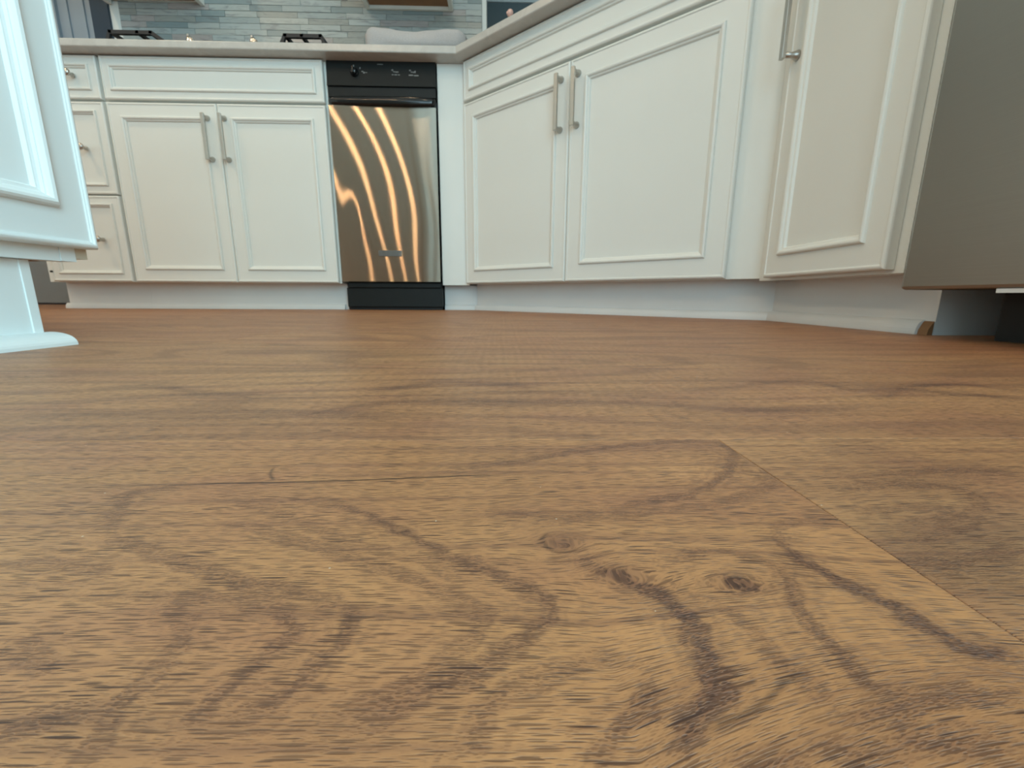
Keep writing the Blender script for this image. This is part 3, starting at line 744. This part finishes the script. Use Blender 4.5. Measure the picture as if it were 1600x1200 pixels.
# intersections of the offset front lines
d0 = diag(0, OV); tt = (yb-d0[1])/sA; j1 = (d0[0]+cA*tt, yb)
xr = X2-OV; tt = (xr-d0[0])/cA; j2 = (xr, d0[1]+sA*tt)
outline = [(-1.79, yb), j1, j2, (xr, .668), (XR-.002, .668), (XR-.002, YW-.010), (-1.79, YW-.010)]
bm = bmesh.new()
vb = [bm.verts.new((x, y, .889)) for x, y in outline]; f = bm.faces.new(vb)
r_ = bmesh.ops.extrude_face_region(bm, geom=[f])
for v in r_['geom']:
    if isinstance(v, bmesh.types.BMVert): v.co.z = .914
bmesh.ops.recalc_face_normals(bm, faces=bm.faces)
eg = [e for e in bm.edges if abs(e.verts[0].co.z-e.verts[1].co.z) < .001]
bmesh.ops.bevel(bm, geom=eg, offset=.004, segments=3, profile=.5, affect='EDGES')
me = bpy.data.meshes.new('worktop'); bm.to_mesh(me); bm.free(); me.materials.append(M['quartz'])
wt = bpy.data.objects.new('worktop', me); C.objects.link(wt)
tag(wt, 'pale greige quartz worktop with rounded edge running over all the base cabinets', 'worktop')

# cooktop with grates and knobs
ck = empty('cooktop', (-1.02, 2.0, .9142), 0, 'black gas cooktop with cast iron grates set in the pale worktop', 'cooktop')
MB().box(-.395, .395, -.262, .24, 0, .010, .003).build('glass_top', 'gloss_black', ck)
def grate(x0, x1, y0, y1, sl, sr):
    h = .060; t = .011; mb = MB()
    for yy in (y0, (y0+y1)/2, y1-t):
        pts = [(x0, .012), (x0+sl, h), (x1-sr, h), (x1, .012), (x1-.016, .012), (x1-sr-.005, h-.012), (x0+sl+.005, h-.012), (x0+.016, .012)]
        vs = [(px, yy, pz) for px, pz in pts] + [(px, yy+t, pz) for px, pz in pts]
        fs = [(0, 1, 6, 7), (1, 2, 5, 6), (2, 3, 4, 5), (8, 15, 14, 9), (9, 14, 13, 10), (10, 13, 12, 11)] + [(i, 8+i, 8+(i+1) % 8, (i+1) % 8) for i in range(8)]
        mb.add(vs, fs)
    for xx in (x0+sl, (x0+x1)/2-t/2, x1-sr-t): mb.box(xx, xx+t, y0, y1, h-.010, h)
    for xx in (x0+.002, x1-.016):
        for yy in (y0, y1-t): mb.box(xx, xx+.012, yy, yy+t, .009, .016)
    return mb.build('grate', 'iron', ck)
grate(-.394, -.150, -.250, .225, .022, .070)
grate(.215, .395, -.250, .225, .026, .018)
grate(-.110, .175, -.120, .225, .03, .03)
for bx_, by_ in ((-.26, -.12), (-.26, .12), (.30, -.12), (.30, .12), (.03, .05)):
    MB().lathe([(.045, .010), (.045, .018), (.034, .022), (.034, .028), (.030, .031), (.001, .031)], (bx_, by_, 0), 'z', 20).build('burner', 'iron', ck)
for kx in (-.098, .127, .02, .075, -.04):
    yy = -.235 if kx in (-.098, .127) else -.20
    hgt = .046 if kx in (-.098, .127) else .030
    MB().lathe([(.019, .010), (.019, .016), (.0145, .018), (.0125, hgt-.004), (.0110, hgt), (.001, hgt+.001)], (kx, yy, 0), 'z', 20).box(kx-.003, kx+.003, yy-.013, yy+.013, hgt, hgt+.008, .001).build('knob', 'chrome', ck)

# folded and rolled towel
nt_, mt_ = 70, 36; vs = []; fs = []
tr = random.Random(4)
ph = [tr.uniform(0, 6) for _ in range(12)]
for i in range(nt_+1):
    u = i/nt_; x = -.480+.350*u
    hh = .0405 + .0015*math.cos(2*math.pi*u) + .001*math.sin(9*u+1.2) - .0020*math.exp(-((u-.45)/.16)**2) + .0015*math.exp(-((u-.86)/.1)**2)
    ed = min(1, (min(u, 1-u)*16))**.35 if 0 < u < 1 else .35
    ed = .55+.45*ed
    for j in range(mt_):
        a = 2*math.pi*j/mt_
        rr = 1+.035*math.sin(3*a+ph[0]+4*u)+.02*math.sin(5*a-7*u+ph[1])+.012*math.sin(11*u*3+2*a+ph[2])
        cy = math.copysign(abs(math.cos(a))**.8, math.cos(a)); cz = math.copysign(abs(math.sin(a))**.8, math.sin(a))
        yy = .056*cy*rr*ed; zz = hh*cz*rr*ed
        if zz < 0: zz = max(zz, -hh)*.92
        vs.append((x, 1.770+yy, max(.9150, .914+hh*.93+zz)))
for i in range(nt_):
    for j in range(mt_):
        j2 = (j+1) % mt_; fs.append((i*mt_+j, i*mt_+j2, (i+1)*mt_+j2, (i+1)*mt_+j))
for base, s_ in ((0, 1), (nt_*mt_, -1)):
    # spiral-like end: shallow rings going in and out
    prev = list(range(base, base+mt_)); cx = sum(vs[k][1] for k in prev)/mt_; cz_ = sum(vs[k][2] for k in prev)/mt_; x_ = vs[base][0]
    for q_, dx_ in ((.8, -.006), (.7, .004), (.55, -.005), (.42, .005), (.25, -.003), (.06, .003)):
        st_ = len(vs)
        for k in range(mt_):
            p_ = vs[base+k]; vs.append((x_+dx_*s_, cx+(p_[1]-cx)*q_, cz_+(p_[2]-cz_)*q_))
        for k in range(mt_):
            k2 = (k+1) % mt_; fs.append((prev[k], prev[k2], st_+k2, st_+k))
        prev = list(range(st_, st_+mt_))
    fs.append(tuple(prev))
tw = MB().add(vs, fs, True).build('towel', 'towel')
tag(tw, 'white terry towel rolled up along the worktop edge above the compactor', 'towel')

# pump dispenser by the sink, only its pale head shows over the worktop
ds = empty('soap_dispenser', (.035, 1.835, .9142), 0, 'soap pump with pale pink head standing behind the diagonal worktop edge', 'dispenser')
MB().lathe([(.028, 0), (.030, .004), (.030, .110), (.026, .124), (.013, .132), (.013, .140)], n=24).build('bottle', 'bottle', ds)
MB().lathe([(.015, .138), (.015, .154), (.005, .156), (.005, .176), (.011, .178), (.0115, .190), (.008, .196), (.001, .197)], n=20).box(-.014, 0, -.004, .004, .182, .190, .002).build('pump', 'pink', ds)
# sink bowl rim and tap are hidden behind the worktop edge from here; wall cabinets
def wall_cab(x0, x1, label, z0=1.388, z1=2.15, rail=0.0):
    y0, y1 = YW-.340, YW-.0105
    o = empty('wall_cabinet', (x0, y1, z0), 0, label, 'cabinet')
    w_ = x1-x0; d_ = y1-y0
    mb = MB().box(0, .019, -d_, 0, 0, z1-z0).box(w_-.019, w_, -d_, 0, 0, z1-z0).box(.019, w_-.019, -d_, -d_+.019, 0, z1-z0).box(.019, w_-.019, -.012, 0, rail, z1-z0).box(.019, w_-.019, -d_+.019, -.012, z1-z0-.018, z1-z0)
    mb.build('body', 'paint', o)
    tag(MB().box(.019, w_-.019, -d_+.019, -.012, .014, .030).build('bottom_panel', 'rawwood', o), 'recessed bare brown wooden underside')
    dr_ = MB().rings(.002, w_-.002, .002, z1-z0-.002, door_prof(.045)).build('door', 'paint', o); dr_.location = (0, -d_-.020, 0)
    return o
wall_cab(-1.842, -1.395, 'white wall cabinet over the left side of the cooktop, brown underside', rail=.016)
wall_cab(-.640, -.228, 'white wall cabinet over the towel, framed brown wooden underside')

# refrigerator
FX = .6005
fr = empty('refrigerator', (FX, .635, 0), -math.pi/2, 'large stainless steel refrigerator at the right edge', 'refrigerator')
FW = .91
MB().box(.006, FW-.006, .075, .70, .095, 1.75, .004).build('body', 'steel_dark', fr)
MB().box(.055, FW-.055, .10, .70, 0, .095).build('grille', 'void', fr)
dd = MB().box(0, FW, 0, .070, .0705, .700, .005).build('freezer_drawer', 'steel_fridge', fr)
MB().box(.125, FW-.125, .003, .010, .0655, .0705).build('bottom_trim', 'paint_greyer', dd)
def bar(parent, x0, x1, z0, z1):
    mb = MB().box(x0, x1, -.055, -.037, z0, z1, .006)
    if x1-x0 > z1-z0:
        for q_ in (x0+.03, x1-.05): mb.box(q_, q_+.02, -.038, .001, z0+.002, z1-.002)
    else:
        for q_ in (z0+.03, z1-.05): mb.box(x0+.002, x1-.002, -.038, .001, q_, q_+.02)
    return mb.build('handle', 'steel_fridge', parent)
bar(dd, .08, FW-.08, .635, .660)
for x0, x1, hx in ((0, FW/2-.002, FW/2-.055), (FW/2+.002, FW, FW/2+.030)):
    d_ = MB().box(x0, x1, 0, .070, .706, 1.75, .005).build('door', 'steel_fridge', fr); bar(d_, hx, hx+.025, .80, 1.55)

# island on the left, its long panelled side facing right
IX, IYE = -.500, .5620
isl = empty('island_cabinet', (IX, -1.15, 0), math.pi/2, 'panelled island cabinet, cool daylight put into its white paint, filling the left edge', 'cabinet')
L = IYE+1.15
def iprof(ins):
    p = [(0, .018), (0, .0042), (.0008, .0022), (.0022, .0008), (.0042, 0), (.0058, .0004), (.0066, .0018), (.0078, .0022), (.0086, .0034), (.0100, .0036)]
    q = [(0, .0036), (.0005, -.0004), (.0020, -.0036), (.0045, -.0050), (.0075, -.0042), (.0098, -.0018), (.0108, .0004), (.0118, .0008), (.0135, .0030), (.0158, .0040), (.0170, .0042), (.0180, .0066), (.0190, .0080)]
    return p+[(ins+a, y_) for a, y_ in q]
dz0 = .1125
for k in range(4):
    x1 = L-k*.425; x0 = x1-.421
    MB().rings(x0, x1, dz0, .880, iprof(.042)).build('door', 'paint_daylit', isl)
b0 = .0962
mb = MB().box(0, L-.034, .0185, .040, b0, .884).box(L-.0335, L-.0155, .0178, .040, b0+.0004, .884)
mb.box(0, L-.02, .040, .62, b0+.001, b0+.018).box(0, L-.003, .60, .62, b0, .884).box(0, .018, .04, .60, b0+.018, .884).box(L-.020, L-.003, .04, .60, b0+.018, .884)
mb.build('body', 'paint_daylit', isl)
tag(MB().box(.002, L-.036, .041, .598, b0-.0006, b0+.0012).build('underside', 'rawwood', isl), 'raw brown underside')
tag(MB().box(L-.0150, L-.0005, .0180, .040, b0+.0042, .884).build('filler_strip', 'beige', isl), 'bare beige edge strip at the corner')
# toe kick with scuffed corner, recessed from both faces
TX = .030; TY = L-.060
mb = MB().box(0, TY, TX, TX+.014, 0, b0-.0006).box(TY-.014, TY, TX+.014, .56, 0, b0-.0006)
mb.box(TY-.0095, TY+.0008, TX-.0012, TX+.001, .010, b0-.0006, .0005)
mb.build('toe_kick', 'paint_daylit', isl)
pr2 = [(TX, 0)] + [(TX-TX*math.sin(k*math.pi/20), .0150*math.cos(k*math.pi/20)**.8 if k < 10 else 0.0) for k in range(11)][::-1]
MB().extrude_x(pr2, 0, TY+.008, False).build('shoe_moulding', 'paint_daylit', isl)
mb = MB().box(-.03, L+.03, -.03, .65, .8845, .914, .004)
it = mb.build('island_worktop', 'quartz'); it.location = (IX, -1.15, 0); it.rotation_euler = (0, 0, math.pi/2)
tag(it, 'pale quartz slab on top of the left island, above the frame', 'worktop')
